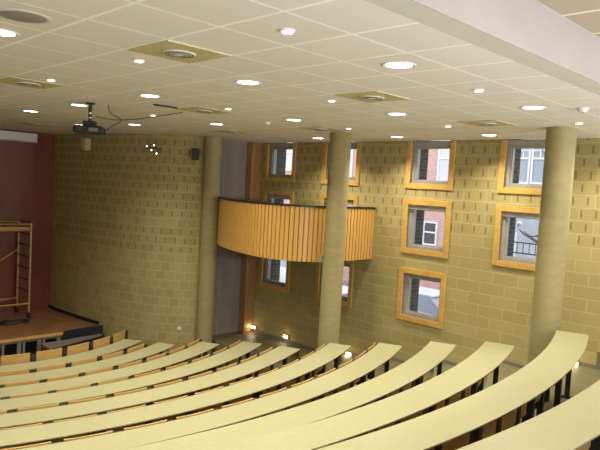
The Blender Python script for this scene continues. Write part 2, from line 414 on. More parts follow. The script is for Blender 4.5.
# ------------------------------------------------------------------ ceiling
RY0, RY1, H2 = 3.24, 3.48, 2.22
def slab(name, x0, x1, y0, y1, z0, z1, mat, label):
    bm = BM()
    face(bm, [P(x0,y0,z0), P(x0,y1,z0), P(x1,y1,z0), P(x1,y0,z0)], [(x0*T,y0*T),(x0*T,y1*T),(x1*T,y1*T),(x1*T,y0*T)])
    face(bm, [P(x0,y0,z1), P(x1,y0,z1), P(x1,y1,z1), P(x0,y1,z1)])
    for a, b in (((x0,y0),(x1,y0)), ((x1,y0),(x1,y1)), ((x1,y1),(x0,y1)), ((x0,y1),(x0,y0))):
        face(bm, [P(*a,z0), P(*b,z0), P(*b,z1), P(*a,z1)], [(0,0)]*4)
    bmesh.ops.remove_doubles(bm, verts=bm.verts, dist=1e-5)
    return tag(obj(name, bm, mat), label, None, kind='structure')
slab('ceiling', LX, XW, RY1, 26.5, H, H+.3, 'ceil', 'white tiled suspended ceiling with bright grid bars')
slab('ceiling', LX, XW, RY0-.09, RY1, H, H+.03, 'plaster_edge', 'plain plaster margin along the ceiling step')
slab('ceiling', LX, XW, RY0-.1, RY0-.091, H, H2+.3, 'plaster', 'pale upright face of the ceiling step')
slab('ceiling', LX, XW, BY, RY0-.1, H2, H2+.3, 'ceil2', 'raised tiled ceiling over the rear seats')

# ------------------------------------------------------------------ columns
for (x, y, lab) in ((13.87, 5.67, 'round concrete pillar rising beside the end of the upper desks, nearest'), (13.61, 12.06, 'round concrete pillar in front of the slatted balcony'), (13.69, 18.42, 'round concrete pillar at the end of the curved block wall')):
    k = math.hypot(x-cx, y-cy); kk = int((k+.05-R1)/dR)+1
    z0 = zf[kk-1] if kk > 1 else FZ
    bm = BM(); c = P(x, y, z0); hh = (H-z0)*T
    zz = [0]
    while zz[-1]+1.2 < hh-.1: zz += [zz[-1]+1.195, zz[-1]+1.2]
    zz.append(hh-.002)
    prof = []
    for i, z in enumerate(zz): prof.append((.192, z))
    lathe(bm, c, prof, 40)
    tag(obj('concrete_column', bm, 'concrete', smooth=True), lab, 'column', 'round concrete pillars')

# ------------------------------------------------------------------ desks
side = ['', 'shortest, nearest the stage']
for k in range(1, 12):
    r0, r1, z = Rk(k), Rk(k)+DW, ZS[k-1]; e = math.radians(ENDS[k-1]); s = math.radians(-116)
    n = max(24, int((e-s)*r1/.22)); A = [s+(e-s)*i/n for i in range(n+1)]
    om = (s+e)/2
    t = thing('curved_desk', P(cx+(r0+DW/2)*math.cos(e-.3), cy+(r0+DW/2)*math.sin(e-.3), zf[k-1]),
              ['', 'long curved cream desk nearest the stage, lowest of all', 'long curved cream desk, second up from the stage', 'long curved cream desk, third up from the stage', 'long curved cream desk, fourth up, ending in front of the bay landing', 'long curved cream desk, fifth up from the stage', 'long curved cream desk, sixth up, ending in front of the middle pillar', 'long curved cream desk, seventh up, with a chipped far corner', 'long curved cream desk, eighth up, ending below the bottom window', 'long curved cream desk, ninth up, ending left of the near pillar', 'long curved cream desk, tenth up, covering the near pillar foot', 'long curved cream desk running out of the lower right corner'][k],
              'desk', 'curved desks in tiered rows')
    def ann(bm, ra, rb, z0, z1):
        vs = [[bm.verts.new(P(cx+r*math.cos(a), cy+r*math.sin(a), zz)) for (r, zz) in ((ra,z0),(rb,z0),(rb,z1),(ra,z1))] for a in A]
        for p, q in zip(vs, vs[1:]):
            for i in range(4): bm.faces.new((p[i], p[(i+1) % 4], q[(i+1) % 4], q[i]))
        bm.faces.new(vs[0]); bm.faces.new(vs[-1][::-1])
    bm = BM(); ann(bm, r0, r1, z-.018, z); obj('desktop', bm, 'desk', t)
    bm = BM(); ann(bm, r0+.012, r1-.012, z-.036, z-.018); obj('edge_board', bm, 'edge', t)
    # steel supports every second seat
    pitch = .955/(Rk(k)-.1)
    bm2 = None; a = e-.35*pitch; cnt = 0
    while a > s:
        x, y = cx+(r0+.3)*math.cos(a), cy+(r0+.3)*math.sin(a)
        if inview(x, y, z, 60):
            bm = BM(); u = Vector((math.cos(a), math.sin(a), 0)); v = Vector((-u.y, u.x, 0))
            def blk(ra, rb, w, z0, z1):
                o = Vector((cx, cy, 0)); hexa(bm, [P(*(o+u*r+v*q)[:2], zz) for zz in (z0, z1) for r, q in ((ra,-w),(rb,-w),(rb,w),(ra,w))])
            blk(r0+.28, r0+.38, .05, zf[k-1]+.04, z-.10)
            blk(r0+.12, r0+.56, .05, zf[k-1], zf[k-1]+.045)
            blk(r0+.06, r0+.58, .035, z-.095, z-.036)
            obj('leg', bm, 'black', t); cnt += 1
        a -= 2*pitch

# ------------------------------------------------------------------ folding seats fixed in front of each desk
def make_seat():
    t = thing('folding_seat', (0, 0, 0), 'x', 'seat', 'folding wooden seats in tiered rows')
    L3 = lambda x, y, z: Vector((x*T, y*T, z*T))
    def board(bm, xf, thick, hw, z0, z1, lean, nseg=6, bow=.025):
        vs = []
        for i in range(nseg+1):
            y = -hw+2*hw*i/nseg; b = bow*(1-(y/hw)**2)
            vs.append([bm.verts.new(L3(xf+b+dx+lz, y, z)) for dx, z, lz in ((0,z0,0),(thick,z0,0),(thick,z1,lean),(0,z1,lean))])
        for p, q in zip(vs, vs[1:]):
            for i in range(4): bm.faces.new((p[i], p[(i+1) % 4], q[(i+1) % 4], q[i]))
        bm.faces.new(vs[0]); bm.faces.new(vs[-1][::-1])
    bm = BM(); board(bm, -.075, .03, .385, .90, 1.61, .03); obj('backrest', bm, 'beech', t, bevel=.003)
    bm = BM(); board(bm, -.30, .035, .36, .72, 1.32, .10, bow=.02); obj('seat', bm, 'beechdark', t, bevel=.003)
    bm = BM(); box(bm, -.13, -.09, -.30, .30, 1.05, 1.13, True); box(bm, -.16, -.06, -.34, -.26, .62, 1.1, True); box(bm, -.16, -.06, .26, .34, .62, 1.1, True)
    obj('hinge_bar', bm, 'black', t)
    bm = BM(); box(bm, -.12, -.02, .40, .545, 0.0, 1.55, True); box(bm, -.34, .03, .43, .515, 0, .04, True); box(bm, -.32, -.1, .43, .515, .66, .74, True)
    obj('side_post', bm, 'black', t)
    return t
proto = make_seat(); used = False
GAPREF = {0: -82.9, 1: -88.88, 2: -91.21, 3: -93.23, 4: -94.67, 5: -93.86, 6: -95.22, 7: -95.5, 8: -95.9, 9: -96.2, 10: -96.5}
ROWN = ['before the lowest desk'] + ['behind the %s desk up' % NTH[i] for i in range(1, 11)]
for j in range(0, 11):
    R = Rk(j+1)-(.08 if j < 8 else -.03); st = math.degrees(.955/R)
    if j == 0: st = 9.75
    zfl = zf[max(j, 1)-1]
    if j >= 6: zfl -= 0
    e = ENDS[j]-(.3 if j else 1.5)
    lim = ENDS[j] if j else -57
    # gap posts are at ref + n*st ; seat centres half a step off
    c0 = GAPREF[j]-st/2
    if j == 9: lim -= .4*st
    while c0+st/2 <= lim+st*.35: c0 += st
    m = 1
    a = c0
    while a > -114:
        th = math.radians(a); x, y = cx+R*math.cos(th), cy+R*math.sin(th)
        if a+st/2 <= lim+st*.36 and math.hypot(x, y) > 2 and inview(x, y, ZS[max(j,1)-1]+.2, 45):
            lab = 'folding beech seat %s, %s from the window-side end' % (ROWN[j], NTH[m])
            if not used:
                proto.location = P(x, y, zfl); proto.rotation_euler = (0, 0, th); proto['label'] = lab; used = True
            else: dup(proto, P(x, y, zfl), th, lab)
            m += 1
        elif a+st/2 <= lim+st*.36: m += 1
        a -= st

# ------------------------------------------------------------------ balcony
BP = catmull([(14.42, 18.88), (13.75, 17.95), (13.3, 17.0), (12.92, 15.8), (12.72, 14.5), (12.98, 13.4), (13.65, 12.82), (14.7, 12.66), (16.22, 12.64)], 16)
ZB, ZT = -2.32, -.60
bal = thing('slatted_balcony', P(14.6, 15, ZB), 'curved balcony faced in vertical honey pine slats with black rail, behind the middle pillar', 'balcony')
# resample evenly
arc = [0]
for a, b in zip(BP, BP[1:]): arc.append(arc[-1]+math.dist(a, b))
def bat(s):
    for i in range(len(arc)-1):
        if arc[i+1] >= s or i == len(arc)-2:
            t = (s-arc[i])/(arc[i+1]-arc[i]); a, b = BP[i], BP[i+1]
            d = (Vector(b)-Vector(a)).normalized(); return Vector((a[0]+(b[0]-a[0])*t, a[1]+(b[1]-a[1])*t)), d
def strip(bm, offs0, offs1, z0, z1, n=70, s0=0., s1=None):
    s1 = s1 or arc[-1]; vs = []
    for i in range(n+1):
        p, d = bat(s0+(s1-s0)*i/n); nn = Vector((-d.y, d.x))   # travels downwards in y: (-dy,dx) points into the bay
        a, b = p+nn*offs0, p+nn*offs1
        vs.append([bm.verts.new(P(a.x,a.y,z0)), bm.verts.new(P(b.x,b.y,z0)), bm.verts.new(P(b.x,b.y,z1)), bm.verts.new(P(a.x,a.y,z1))])
    for p, q in zip(vs, vs[1:]):
        for i in range(4): bm.faces.new((p[i], p[(i+1) % 4], q[(i+1) % 4], q[i]))
    bm.faces.new(vs[0]); bm.faces.new(vs[-1][::-1])
bm = BM(); ns = int(arc[-1]/.15)
for i in range(ns):
    s = (i+.5)*arc[-1]/ns; p, d = bat(s); nn = Vector((-d.y, d.x)); h = .061
    q = [p-d*h, p+d*h, p+d*h+nn*.06, p-d*h+nn*.06]
    hexa(bm, [P(v.x, v.y, z) for z in (ZB, ZT-.03) for v in q])
obj('slat_screen', bm, 'slat', bal)
bm = BM(); strip(bm, .071, .11, ZB+.03, ZT-.06); obj('backing_panel', bm, 'post', bal)
bm = BM(); strip(bm, -.03, .14, ZT-.035, ZT+.03); obj('handrail', bm, 'black', bal)
bm = BM(); pl = []
for i in range(60):
    p, d = bat(arc[-1]*i/59); nn = Vector((-d.y, d.x)); pl.append(p+nn*.112)
pl = [v for v in pl if v.x < XW-.004 and v.y < EWY-.01]+[Vector((XW-.004, 12.76)), Vector((XW-.004, EWY-.37)), Vector((15.70, EWY-.37)), Vector((15.70, EWY-.004)), Vector((14.15, EWY-.004))]
b0 = [bm.verts.new(P(v.x, v.y, ZB+.02)) for v in pl]; b1 = [bm.verts.new(P(v.x, v.y, ZB+.3)) for v in pl]
bm.faces.new(b0[::-1]); bm.faces.new(b1)
for i in range(len(pl)): q = (i+1) % len(pl); bm.faces.new((b0[i], b0[q], b1[q], b1[i]))
obj('floor_slab', bm, 'greyp', bal)
bm = BM(); box(bm, 13.36, 13.48, 12.30, 12.46, -2.25, -2.02); obj('pillar_bracket', bm, 'concrete', bal, bevel=.004)

# ------------------------------------------------------------------ stage
ZST = -6.0; SY = 22.15
stg = thing('stage', P(5, 24, FZ), 'low reddish wooden stage with boarded front, in front of the dark red wall', 'stage')
pts = [(LX, SY), (9.85, SY), (10.4, 22.32), (11.58, 22.32), (11.42, 23.2), (11.24, 25), (11.18, 26.48), (LX, 26.48)]
bm = BM(); b0 = [bm.verts.new(P(x, y, ZST-.1)) for x, y in pts]; b1 = [bm.verts.new(P(x, y, ZST)) for x, y in pts]
bm.faces.new(b0[::-1]); bm.faces.new(b1)
for i in range(len(pts)): q = (i+1) % len(pts); bm.faces.new((b0[i], b0[q], b1[q], b1[i]))
obj('deck', bm, 'stagefloor', stg)
bm = BM(); box(bm, LX, 9.85, SY-.1, SY, ZST-.09, ZST+.01); obj('front_lip', bm, 'slat', stg, bevel=.004)
bm = BM(); x = 4.0
box(bm, LX, 9.85, SY+.02, SY+.08, ZST-.2, ZST-.09)
x = 3.9
while x < 9.8: box(bm, x, x+.13, SY-.02, SY+.1, FZ, ZST-.1); box(bm, x+.2, x+.28, SY-.0, SY+.1, FZ, ZST-.1); x += .72
box(bm, LX, 3.9, SY+.02, SY+.1, FZ, ZST-.1)
obj('front_frame', bm, 'greyp', stg)
bm = BM(); box(bm, LX, 10.3, SY+.5, SY+.6, FZ, ZST-.12); obj('inner_curtain', bm, 'blackcloth', stg)
bm = BM()
fp = catmull([(9.86, SY-.12), (10.1, 22.16), (10.5, 22.26), (11.0, 22.28), (11.56, 22.28)], 6)
def ribbon(bm, pl, z0, z1, th):
    vs = []
    for i, p in enumerate(pl):
        d = (Vector(pl[min(i+1, len(pl)-1)])-Vector(pl[max(i-1, 0)])).normalized(); nn = Vector((-d.y, d.x))*th
        vs.append([bm.verts.new(P(p[0], p[1], z0)), bm.verts.new(P(p[0]+nn.x, p[1]+nn.y, z0)), bm.verts.new(P(p[0]+nn.x, p[1]+nn.y, z1)), bm.verts.new(P(p[0], p[1], z1))])
    for p, q in zip(vs, vs[1:]):
        for i in range(4): bm.faces.new((p[i], p[(i+1) % 4], q[(i+1) % 4], q[i]))
    bm.faces.new(vs[0]); bm.faces.new(vs[-1][::-1])
ribbon(bm, fp, FZ+.5, ZST+.02, .05); obj('corner_fascia', bm, 'blackcloth', stg)
# lower step with a black rim
STEP = [(9.0, 21.0), (9.7, 21.2), (10.4, 21.45), (11.0, 21.62), (11.35, 21.85), (11.42, 22.2)]
SP = catmull(STEP, 5)
bm = BM(); pl = SP+[(9.9, 22.02), (9.0, 22.02)]
b0 = [bm.verts.new(P(x, y, -6.38)) for x, y in pl]; b1 = [bm.verts.new(P(x, y, -6.28)) for x, y in pl]
bm.faces.new(b0[::-1]); bm.faces.new(b1)
for i in range(len(pl)): q = (i+1) % len(pl); bm.faces.new((b0[i], b0[q], b1[q], b1[i]))
stp = thing('stage_step', P(10.3, 22, FZ), 'grey topped curved step with a thick black rim at the stage corner', 'step')
obj('tread', bm, 'greyp', stp)
bm = BM(); ribbon(bm, SP, -6.45, -6.24, -.07); obj('rim', bm, 'blackcloth', stp)
bm = BM(); ribbon(bm, [(x, y+.02) for x, y in SP], FZ, -6.45, .05); obj('riser', bm, 'blackcloth', stp)
bm = BM(); wl = [(x, y) for x, y in CURVE if y > 22.25]
wl = [(x-.045, y) for x, y in wl]; ribbon(bm, wl, ZST+.0, ZST+.13, .035)
tag(obj('baseboard_stage', bm, 'blackcloth'), 'black skirting at the foot of the curved wall on stage', None, kind='structure')

# projection-screen housing, high on the stage wall
t = thing('screen_housing', P(8.8, 26.3, H-.5), 'white box housing a roll-up screen, high on the red wall', 'screen')
bm = BM(); box(bm, 6.5, 10.25, 26.0, 26.42, H-.42, H-.08); obj('casing', bm, 'white', t, bevel=.012)
bm = BM(); box(bm, 6.5, 10.28, 26.05, 26.37, H-.46, H-.425); obj('bottom_bar', bm, 'alu', t)
bm = BM()
for x in (7, 9.8): box(bm, x, x+.08, 26.42, 26.497, H-.35, H-.1)
obj('wall_bracket', bm, 'alu', t)

# ------------------------------------------------------------------ scaffold tower on stage
def sc_pt(x, y, z): return P(x, y, z)
sx0, sx1, sy0, sy1 = 7.7, 9.7, 25.0, 26.3
zb, zt = ZST+.25, -2.35
sc = thing('scaffold_tower', P((sx0+sx1)/2, (sy0+sy1)/2, ZST), 'golden tubular scaffold tower on castors standing on the stage', 'scaffold')
for x in (sx0, sx1):
    for y in (sy0, sy1):
        bm = BM(); tube(bm, [P(x, y, zb), P(x, y, zt+.25)], .026, 10); o = obj('upright', bm, 'scaf', sc, True)
        bm = BM(); tube(bm, [P(x-.05, y, ZST+.1), P(x+.05, y, ZST+.1)], .1*T, 14); tube(bm, [P(x, y, ZST+.1), P(x, y, zb+.05)], .015, 8)
        obj('castor', bm, 'black', sc, True)
for x in (sx0, sx1):
    for z in [zb+.35+.47*i for i in range(8)]:
        bm = BM(); tube(bm, [P(x, sy0, z), P(x, sy1, z)], .016, 8); obj('rung', bm, 'black' if z > -5 else 'scaf', sc, True)
for y in (sy0, sy1):
    for z in (zb+.35, zt-.05, zt+.2):
        bm = BM(); tube(bm, [P(sx0, y, z), P(sx1, y, z)], .02, 8); obj('ledger', bm, 'scaf', sc, True)
    if y == sy0: continue
    bm = BM(); tube(bm, [P(sx0, y, -4.6), P(sx1, y, -3.3)], .016, 8); obj('brace', bm, 'scaf', sc, True)
bm = BM(); tube(bm, [P(sx0, sy0, zb+.35), P(sx1, sy1, zb+.4)], .018, 8); obj('brace', bm, 'scaf', sc, True)
bm = BM(); box(bm, sx0, sx1-.04, sy0+.04, sy1-.04, zt-.02, zt+.08); obj('platform', bm, 'slat', sc, bevel=.004)
# cable heap by the tower
bm = BM(); q = []
for i in range(90):
    a = i*.33; r = .28+.05*math.sin(i*.7); q.append(P(8.9+r*math.cos(a)*1.7, 24.4+r*math.sin(a), ZST+.045+.03*(i/90)+.01*math.sin(i*1.3)))
tube(bm, q, .012, 6); tag(obj('cable_coil', bm, 'black', None, True), 'dark coil of cable lying on the stage before the scaffold', 'cable')

# ------------------------------------------------------------------ downlights, halogens, vents
ix, iy = 2.9611, 4.3144
LB = bpy.data.lights.new('downlight_lamp', 'AREA'); LB.shape = 'DISK'; LB.size = .2; LB.energy = 25; LB.color = (1, .93, .70); LB.spread = math.radians(128)
LR = LB.copy(); LR.energy = 16; LR.color = (1, .95, .88); LR.spread = math.pi  # whiter, wider lamp for the downlights added over the rear seats
LG = bpy.data.lights.new('halogen_lamp', 'SPOT'); LG.energy = 14; LG.color = (1, .86, .64); LG.spot_size = math.radians(95); LG.spot_blend = .5; LG.shadow_soft_size = .04
def downlight(x, y, z, lab, proto=[None]):
    if proto[0] is None:
        t = thing('recessed_downlight', P(x, y, z), lab, 'ceiling light', 'large round ceiling downlights')
        c = P(x, y, z)
        bm = BM()
        n = 32; pr = [(.105, -.004), (.128, -.008), (.134, 0.0), (.105, 0.0)]
        rings = [[bm.verts.new((c[0]+r*math.cos(2*math.pi*k/n), c[1]+r*math.sin(2*math.pi*k/n), c[2]+zz)) for k in range(n)] for r, zz in pr]
        for A_, B_ in zip(rings, rings[1:]+rings[:1]):
            for k in range(n): bm.faces.new((A_[k], A_[(k+1) % n], B_[(k+1) % n], B_[k]))
        obj('trim_ring', bm, 'white', t, True)
        bm = BM(); lathe(bm, c, [(.107, -.003), (.107, -.001)], 32); obj('diffuser', bm, 'lamp', t)
        lo = bpy.data.objects.new('lamp', LB); C.objects.link(lo); lo.parent = t; lo.location = (0, 0, -.02)
        proto[0] = t; return t
    return dup(proto[0], P(x, y, z), 0, lab)
lights = {(3.52,.5):'large lit downlight nearest the ceiling step, upper right of centre', (3.45,3.45):'large lit downlight in the tile beyond the central yellow vent', (3.55,6.62):'large lit downlight right of the projector, beyond the left-hand yellow vents',
 (7.7,.58):'large lit downlight near the ceiling step and white detector', (7.6,3.5):'large lit downlight past the second central vent', (7.65,6.68):'large lit downlight between the two middle pillars, near the far vent', (7.65,9.85):'large lit downlight near the far left vent, before the curved wall',
 (11.95,.6):'large downlight hidden behind the nearest pillar', (12.03,3.72):'large lit downlight just above the nearest top window column', (12.0,6.7):'large lit downlight by the wall between middle pillar and midway windows', (11.88,9.83):'large lit downlight above the balcony, left of middle pillar',
 (-.35,3.54):'large bright downlight at the left edge beside the round grille', (3.6,9.9):'large lit downlight directly behind the projector pole', (3.62,12.9):'large lit downlight left of the projector, near the stage wall', (6.9,13.1):'large lit downlight right of the projector, before the curved wall'}
for (a, b), lab in lights.items(): downlight(ix+a, iy+b, H, lab)
for a, b in ((-.4,.5), (-.4,6.6), (-4.3,3.5)):  # extra downlights added out of view on the left, for more light
    downlight(ix+a, iy+b, H, 'added large downlight outside the left edge of the view, %s tile from the step' % NTH[int(b)+1] if a > -1 else 'added large downlight by the left wall, %s tile from the step' % NTH[int(b)+1])
for x, y in ((1.5, 1), (6, 1), (10.5, 1), (14, 1), (4, -1.5), (10, -1.5)):  # downlights added in the unseen rear ceiling to light the near part
    rd = downlight(x, y, H2, 'added large downlight in the raised rear ceiling at %s' % {(1.5,1):'the left end', (6,1):'left of middle', (10.5,1):'right of middle', (14,1):'the window end', (4,-1.5):'the rear left', (10,-1.5):'the rear right'}[(x, y)])
    for ch in rd.children:
        if ch.type == 'LIGHT': ch.data = LR
hp = None
hal = {(1.48,3.48):'small halogen spot between the two nearest yellow vents', (1.55,6.6):'small halogen spot just right of the far-left yellow vent', (1.5,.48):'small halogen spot at top centre, nearest the ceiling step', (5.5,3.47):'small halogen spot just past the central yellow vent', (5.48,6.55):'small halogen spot at the tip of the middle-left vent', (9.6,6.55):'small halogen spot above the middle pillar', (5.62,.52):'small halogen spot between central vent and ceiling step', (9.8,3.6):'small halogen spot next to the right-hand vent', (10.05,.66):'small halogen spot just above the nearest pillar head', (5.55,9.8):'small halogen spot left of the middle-left vent'}
for (a, b), lab in hal.items():
    if hp is None:
        c = P(ix+a, iy+b, H); hp = thing('halogen_spot', c, lab, 'ceiling light', 'small halogen ceiling spots')
        bm = BM(); lathe(bm, c, [(.038, -.012), (.048, -.009), (.052, 0)], 20); obj('bezel', bm, 'white', hp, True)
        bm = BM(); lathe(bm, c, [(.034, -.016), (.036, -.0125)], 20); obj('lens', bm, 'halo', hp)
        lo = bpy.data.objects.new('lamp', LG); C.objects.link(lo); lo.parent = hp; lo.location = (0, 0, -.03)
    else: dup(hp, P(ix+a, iy+b, H), 0, lab)
vp = None
vents = {(1.5,2.5):'yellowish square vent tile with grille, nearest, upper left', (5.5,2.5):'yellowish square vent tile left of the big downlight near the step', (9.6,2.5):'yellowish square vent tile nearest the window wall', (5.5,7.5):'yellowish square vent tile above the round pillar by the curved wall', (1.5,7.5):'yellowish square vent tile at the left edge', (9.5,11.5):'narrow far vent tile over the left pillar', (9.5,7.5):'far vent tile left of the middle pillar head', (5.5,17.4):'far vent tile near the red stage wall'}
for (a, b), lab in vents.items():
    if vp is None:
        c = P(ix+a, iy+b, H); vp = thing('ceiling_vent', c, lab, 'vent', 'square ceiling vent tiles')
        bm = BM(); hexa(bm, [c+Vector((sx*.285, sy*.285, zz)) for zz in (-.008, -.0005) for sx, sy in ((-1,-1),(1,-1),(1,1),(-1,1))]); obj('vent_tile', bm, 'vent', vp)
        bm = BM(); lathe(bm, c, [(.09, -.02), (.125, -.016), (.13, -.0085)], 28); g = obj('grille', bm, 'white', vp, True)
        bm = BM(); n = 28
        for r in (.045, .075, .1):
            vs = []
            for k in range(n):
                t = 2*math.pi*k/n; vs.append([bm.verts.new(c+Vector((rr*math.cos(t), rr*math.sin(t), zz))) for rr, zz in ((r,-.0225),(r+.012,-.0225),(r+.012,-.016),(r,-.016))])
            for k in range(n):
                p, q = vs[k], vs[(k+1) % n]
                for i in range(4): bm.faces.new((p[i], p[(i+1) % 4], q[(i+1) % 4], q[i]))
        obj('louvre', bm, 'ventdark', g)
    else: dup(vp, P(ix+a, iy+b, H), 0, lab)
# uplighters added on the unseen rear wall to brighten the near ceiling
UL = bpy.data.lights.new('added_uplight_fill', 'AREA'); UL.shape = 'DISK'; UL.size = .22; UL.energy = 72; UL.color = (.95, .95, 1); UL.spread = math.radians(150)
up0 = None
for n_, (x, y, a, lab) in enumerate([(x, BY, 90, 'added half-bowl uplighter on the rear wall, %s from the left' % NTH[i+1]) for i, x in enumerate((-.5, 3.5, 7.5, 11.5, 15))]):
    if up0 is None:
        up0 = thing('added_uplighter', (0, 0, 0), lab, 'wall light', 'added half-bowl wall uplighters')
        bm = BM(); n = 16; rings = []
        for r, zz in ((.02, -.09), (.09, -.06), (.14, 0), (.13, 0), (.08, -.05)):
            rings.append([bm.verts.new((.002+r*math.sin(math.pi*k/n), r*math.cos(math.pi*k/n)*1.1, zz)) for k in range(n+1)])
        for A_, B_ in zip(rings, rings[1:]):
            for k in range(n): bm.faces.new((A_[k], A_[k+1], B_[k+1], B_[k]))
        obj('bowl', bm, 'white', up0, True)
        bm = BM(); hexa(bm, [Vector(q) for q in ((.001,-.12,-.07),(.012,-.12,-.07),(.012,.12,-.07),(.001,.12,-.07),(.001,-.12,.03),(.012,-.12,.03),(.012,.12,.03),(.001,.12,.03))]); obj('back_plate', bm, 'alu', up0)
        lo = bpy.data.objects.new('lamp', UL); C.objects.link(lo); lo.parent = up0; lo.location = (.16, 0, .03)
        lo.rotation_euler = Vector((-.8, 0, -.6)).to_track_quat('Z', 'Y').to_euler()
        up0.location = P(x, y, -.5); up0.rotation_euler = (0, 0, math.radians(a))
    else: dup(up0, P(x, y, -.5), math.radians(a), lab)
# round flush grille at upper left, smoke detector, small vent slot
c = P(ix-.46, iy+2.5, H)
t = thing('round_grille', c, 'round pale grille flush in the ceiling at the upper left corner', 'vent')
bm = BM(); lathe(bm, c, [(.15, -.005), (.165, -.004), (.17, 0)], 32); obj('rim', bm, 'plaster_edge', t, True)
bm = BM(); lathe(bm, c, [(.12, -.009), (.14, -.0055)], 32); obj('disc', bm, 'plaster', t, True)
for (a, b, lab) in ((8.05, -.15, 'white smoke detector near the ceiling step, above the nearest pillar'), (7.78, 7.82, 'small white smoke detector left of the middle pillar')):
    c = P(ix+a, iy+b, H); t = thing('smoke_detector', c, lab, 'detector', 'white smoke detectors')
    bm = BM(); lathe(bm, c, [(.03, -.045), (.045, -.035), (.055, -.012), (.055, -.0005)], 24); obj('housing', bm, 'white', t, True)
    bm = BM(); lathe(bm, c, [(.012, -.05), (.014, -.0455)], 12); obj('sensor_tip', bm, 'ventdark', t)
c = P(7.55, 12.0, H); bm = BM(); hexa(bm, [c+Vector((sx*.17, sy*.03, zz)) for zz in (-.02, -.0005) for sx, sy in ((-1,-1),(1,-1),(1,1),(-1,1))])
tag(obj('ceiling_slot', bm, 'black'), 'short black slot in the ceiling right of the projector', 'ceiling fitting')

# ------------------------------------------------------------------ projector and its mount
px, py = 6.5, 13.5; pz = H
t = thing('ceiling_projector', P(px, py, pz), 'black projector hanging on a short pole from the ceiling', 'projector')
bm = BM(); lathe(bm, P(px, py, H), [(.05, -.02), (.07, -.001)], 20); obj('ceiling_plate', bm, 'black', t)
bm = BM(); tube(bm, [P(px, py, H-.02), P(px, py, H-.42)], .024, 12); obj('pole', bm, 'black', t, True)
bm = BM(); tube(bm, [P(px, py, H-.22), P(px, py, H-.25)], .030, 12); obj('clamp', bm, 'chrome', t, True)
bm = BM(); tube(bm, [P(px, py, H-.33), P(px, py, H-.35)], .032, 12); obj('clamp', bm, 'chrome', t, True)
d = Vector((.62, .78, 0)).normalized(); s_ = Vector((d.y, -d.x, 0))
def ob(bm, c, hx, hy, z0, z1, in_=0):
    hexa(bm, [c+s_*a*(hx-(in_ if zz == z1 else 0))+d*b*(hy-(in_ if zz == z1 else 0))+Vector((0, 0, zz)) for zz in (z0, z1) for a, b in ((-1,-1),(1,-1),(1,1),(-1,1))])
c = P(px, py, H)
bm = BM(); ob(bm, c, .08, .07, -.315, -.25); obj('bracket', bm, 'black', t)
bm = BM(); ob(bm, c, .20, .15, -.42, -.315, .015); b_ = obj('body', bm, 'black', t, bevel=.018)
bm = BM(); cc = c-s_*.1-d*.15+Vector((0,0,-.365)); tube(bm, [cc, cc-d*.035], .045, 18); obj('lens', bm, 'darklens', b_, True)
bm = BM(); ob(bm, c+s_*.08-d*.153, .06, .004, -.395, -.35); obj('vent_grill', bm, 'ventdark', b_)
bm = BM()
cab = catmull([tuple(P(px+.25, py-.35, H-.02)), tuple(P(px+.35, py-.3, H-.2)), tuple(P(px+.65, py-.25, H-.33)), tuple(P(px+.42, py-.22, H-.5)), tuple(P(px+.3, py-.15, H-.62))], 8)
tube(bm, cab, .006, 6)
cab = catmull([tuple(P(px+.1, py-.1, H-.3)), tuple(P(px+.5, py-.3, H-.34)), tuple(P(px+1.0, py-.6, H-.26)), tuple(P(px+1.9, py-.9, H-.02))], 8)
tube(bm, cab, .006, 6)
tag(obj('loose_cable', bm, 'black', None, True), 'thin black cable looping from the ceiling beside the projector', 'cable')

# fittings on the curved wall
def curve_at(y):
    for a, b in zip(CURVE, CURVE[1:]):
        if a[1] <= y <= b[1]:
            f = (y-a[1])/(b[1]-a[1]); n = Vector((-(b[1]-a[1]), b[0]-a[0])).normalized()
            return Vector((a[0]+(b[0]-a[0])*f, y)), n
def wall_basis(y):
    p, n = curve_at(y); return P(p.x, p.y, 0), Vector((n.x, n.y, 0)), Vector((-n.y, n.x, 0))
p, n, sd = wall_basis(23.6)
def wbox(bm, p, n, sd, a0, a1, n0, n1, z0, z1):
    hexa(bm, [p+sd*a+n*q+Vector((0, 0, zz*T)) for zz in (z0, z1) for a, q in ((a0*T,n0*T),(a1*T,n0*T),(a1*T,n1*T),(a0*T,n1*T))])
t = thing('wall_loudspeaker', p+Vector((0,0,1.0*T)), 'small beige loudspeaker high on the curved wall, below the projector', 'speaker')
bm = BM(); wbox(bm, p, n, sd, -.16, .16, .06, .30, .95, 1.42); obj('cabinet', bm, 'vent', t, bevel=.006)
bm = BM(); wbox(bm, p, n, sd, -.13, .13, .30, .31, .99, 1.38); obj('front_cloth', bm, 'room', t)
bm = BM(); wbox(bm, p, n, sd, -.04, .04, .0, .06, 1.1, 1.3); obj('bracket', bm, 'black', t)
p, n, sd = wall_basis(20.15)
t = thing('spotlight_cluster', p+Vector((0,0,1.1*T)), 'cluster of little glinting spotlights on the curved wall', 'spotlight')
bm = BM(); wbox(bm, p, n, sd, -.30, .30, .0, .05, 1.07, 1.13); tube(bm, [p+n*.02+Vector((0,0,.6*T+.0)), p+n*.02+Vector((0,0,1.1*T))], .01, 6) if False else None
obj('rail', bm, 'ventdark', t)
for a, z in ((-.2, 1.16), (.0, 1.02), (.22, .9), (.1, 1.2)):
    q = p+sd*a*T+n*.12+Vector((0, 0, z*T))
    bm = BM(); tube(bm, [q-n*.06, q], [.016, .024], 14); tube(bm, [q-n*.06, Vector((q.x, q.y, p.z+1.1*T))-n*.09], .006, 6); h_ = obj('lamp_head', bm, 'black', t, True)
    bm = BM(); tube(bm, [q, q+n*.006], .016, 14); obj('reflector', bm, 'spotglow', h_)
bm = BM(); q = P(13.5, 18.95, .92)
p, n, sd = wall_basis(19.0)
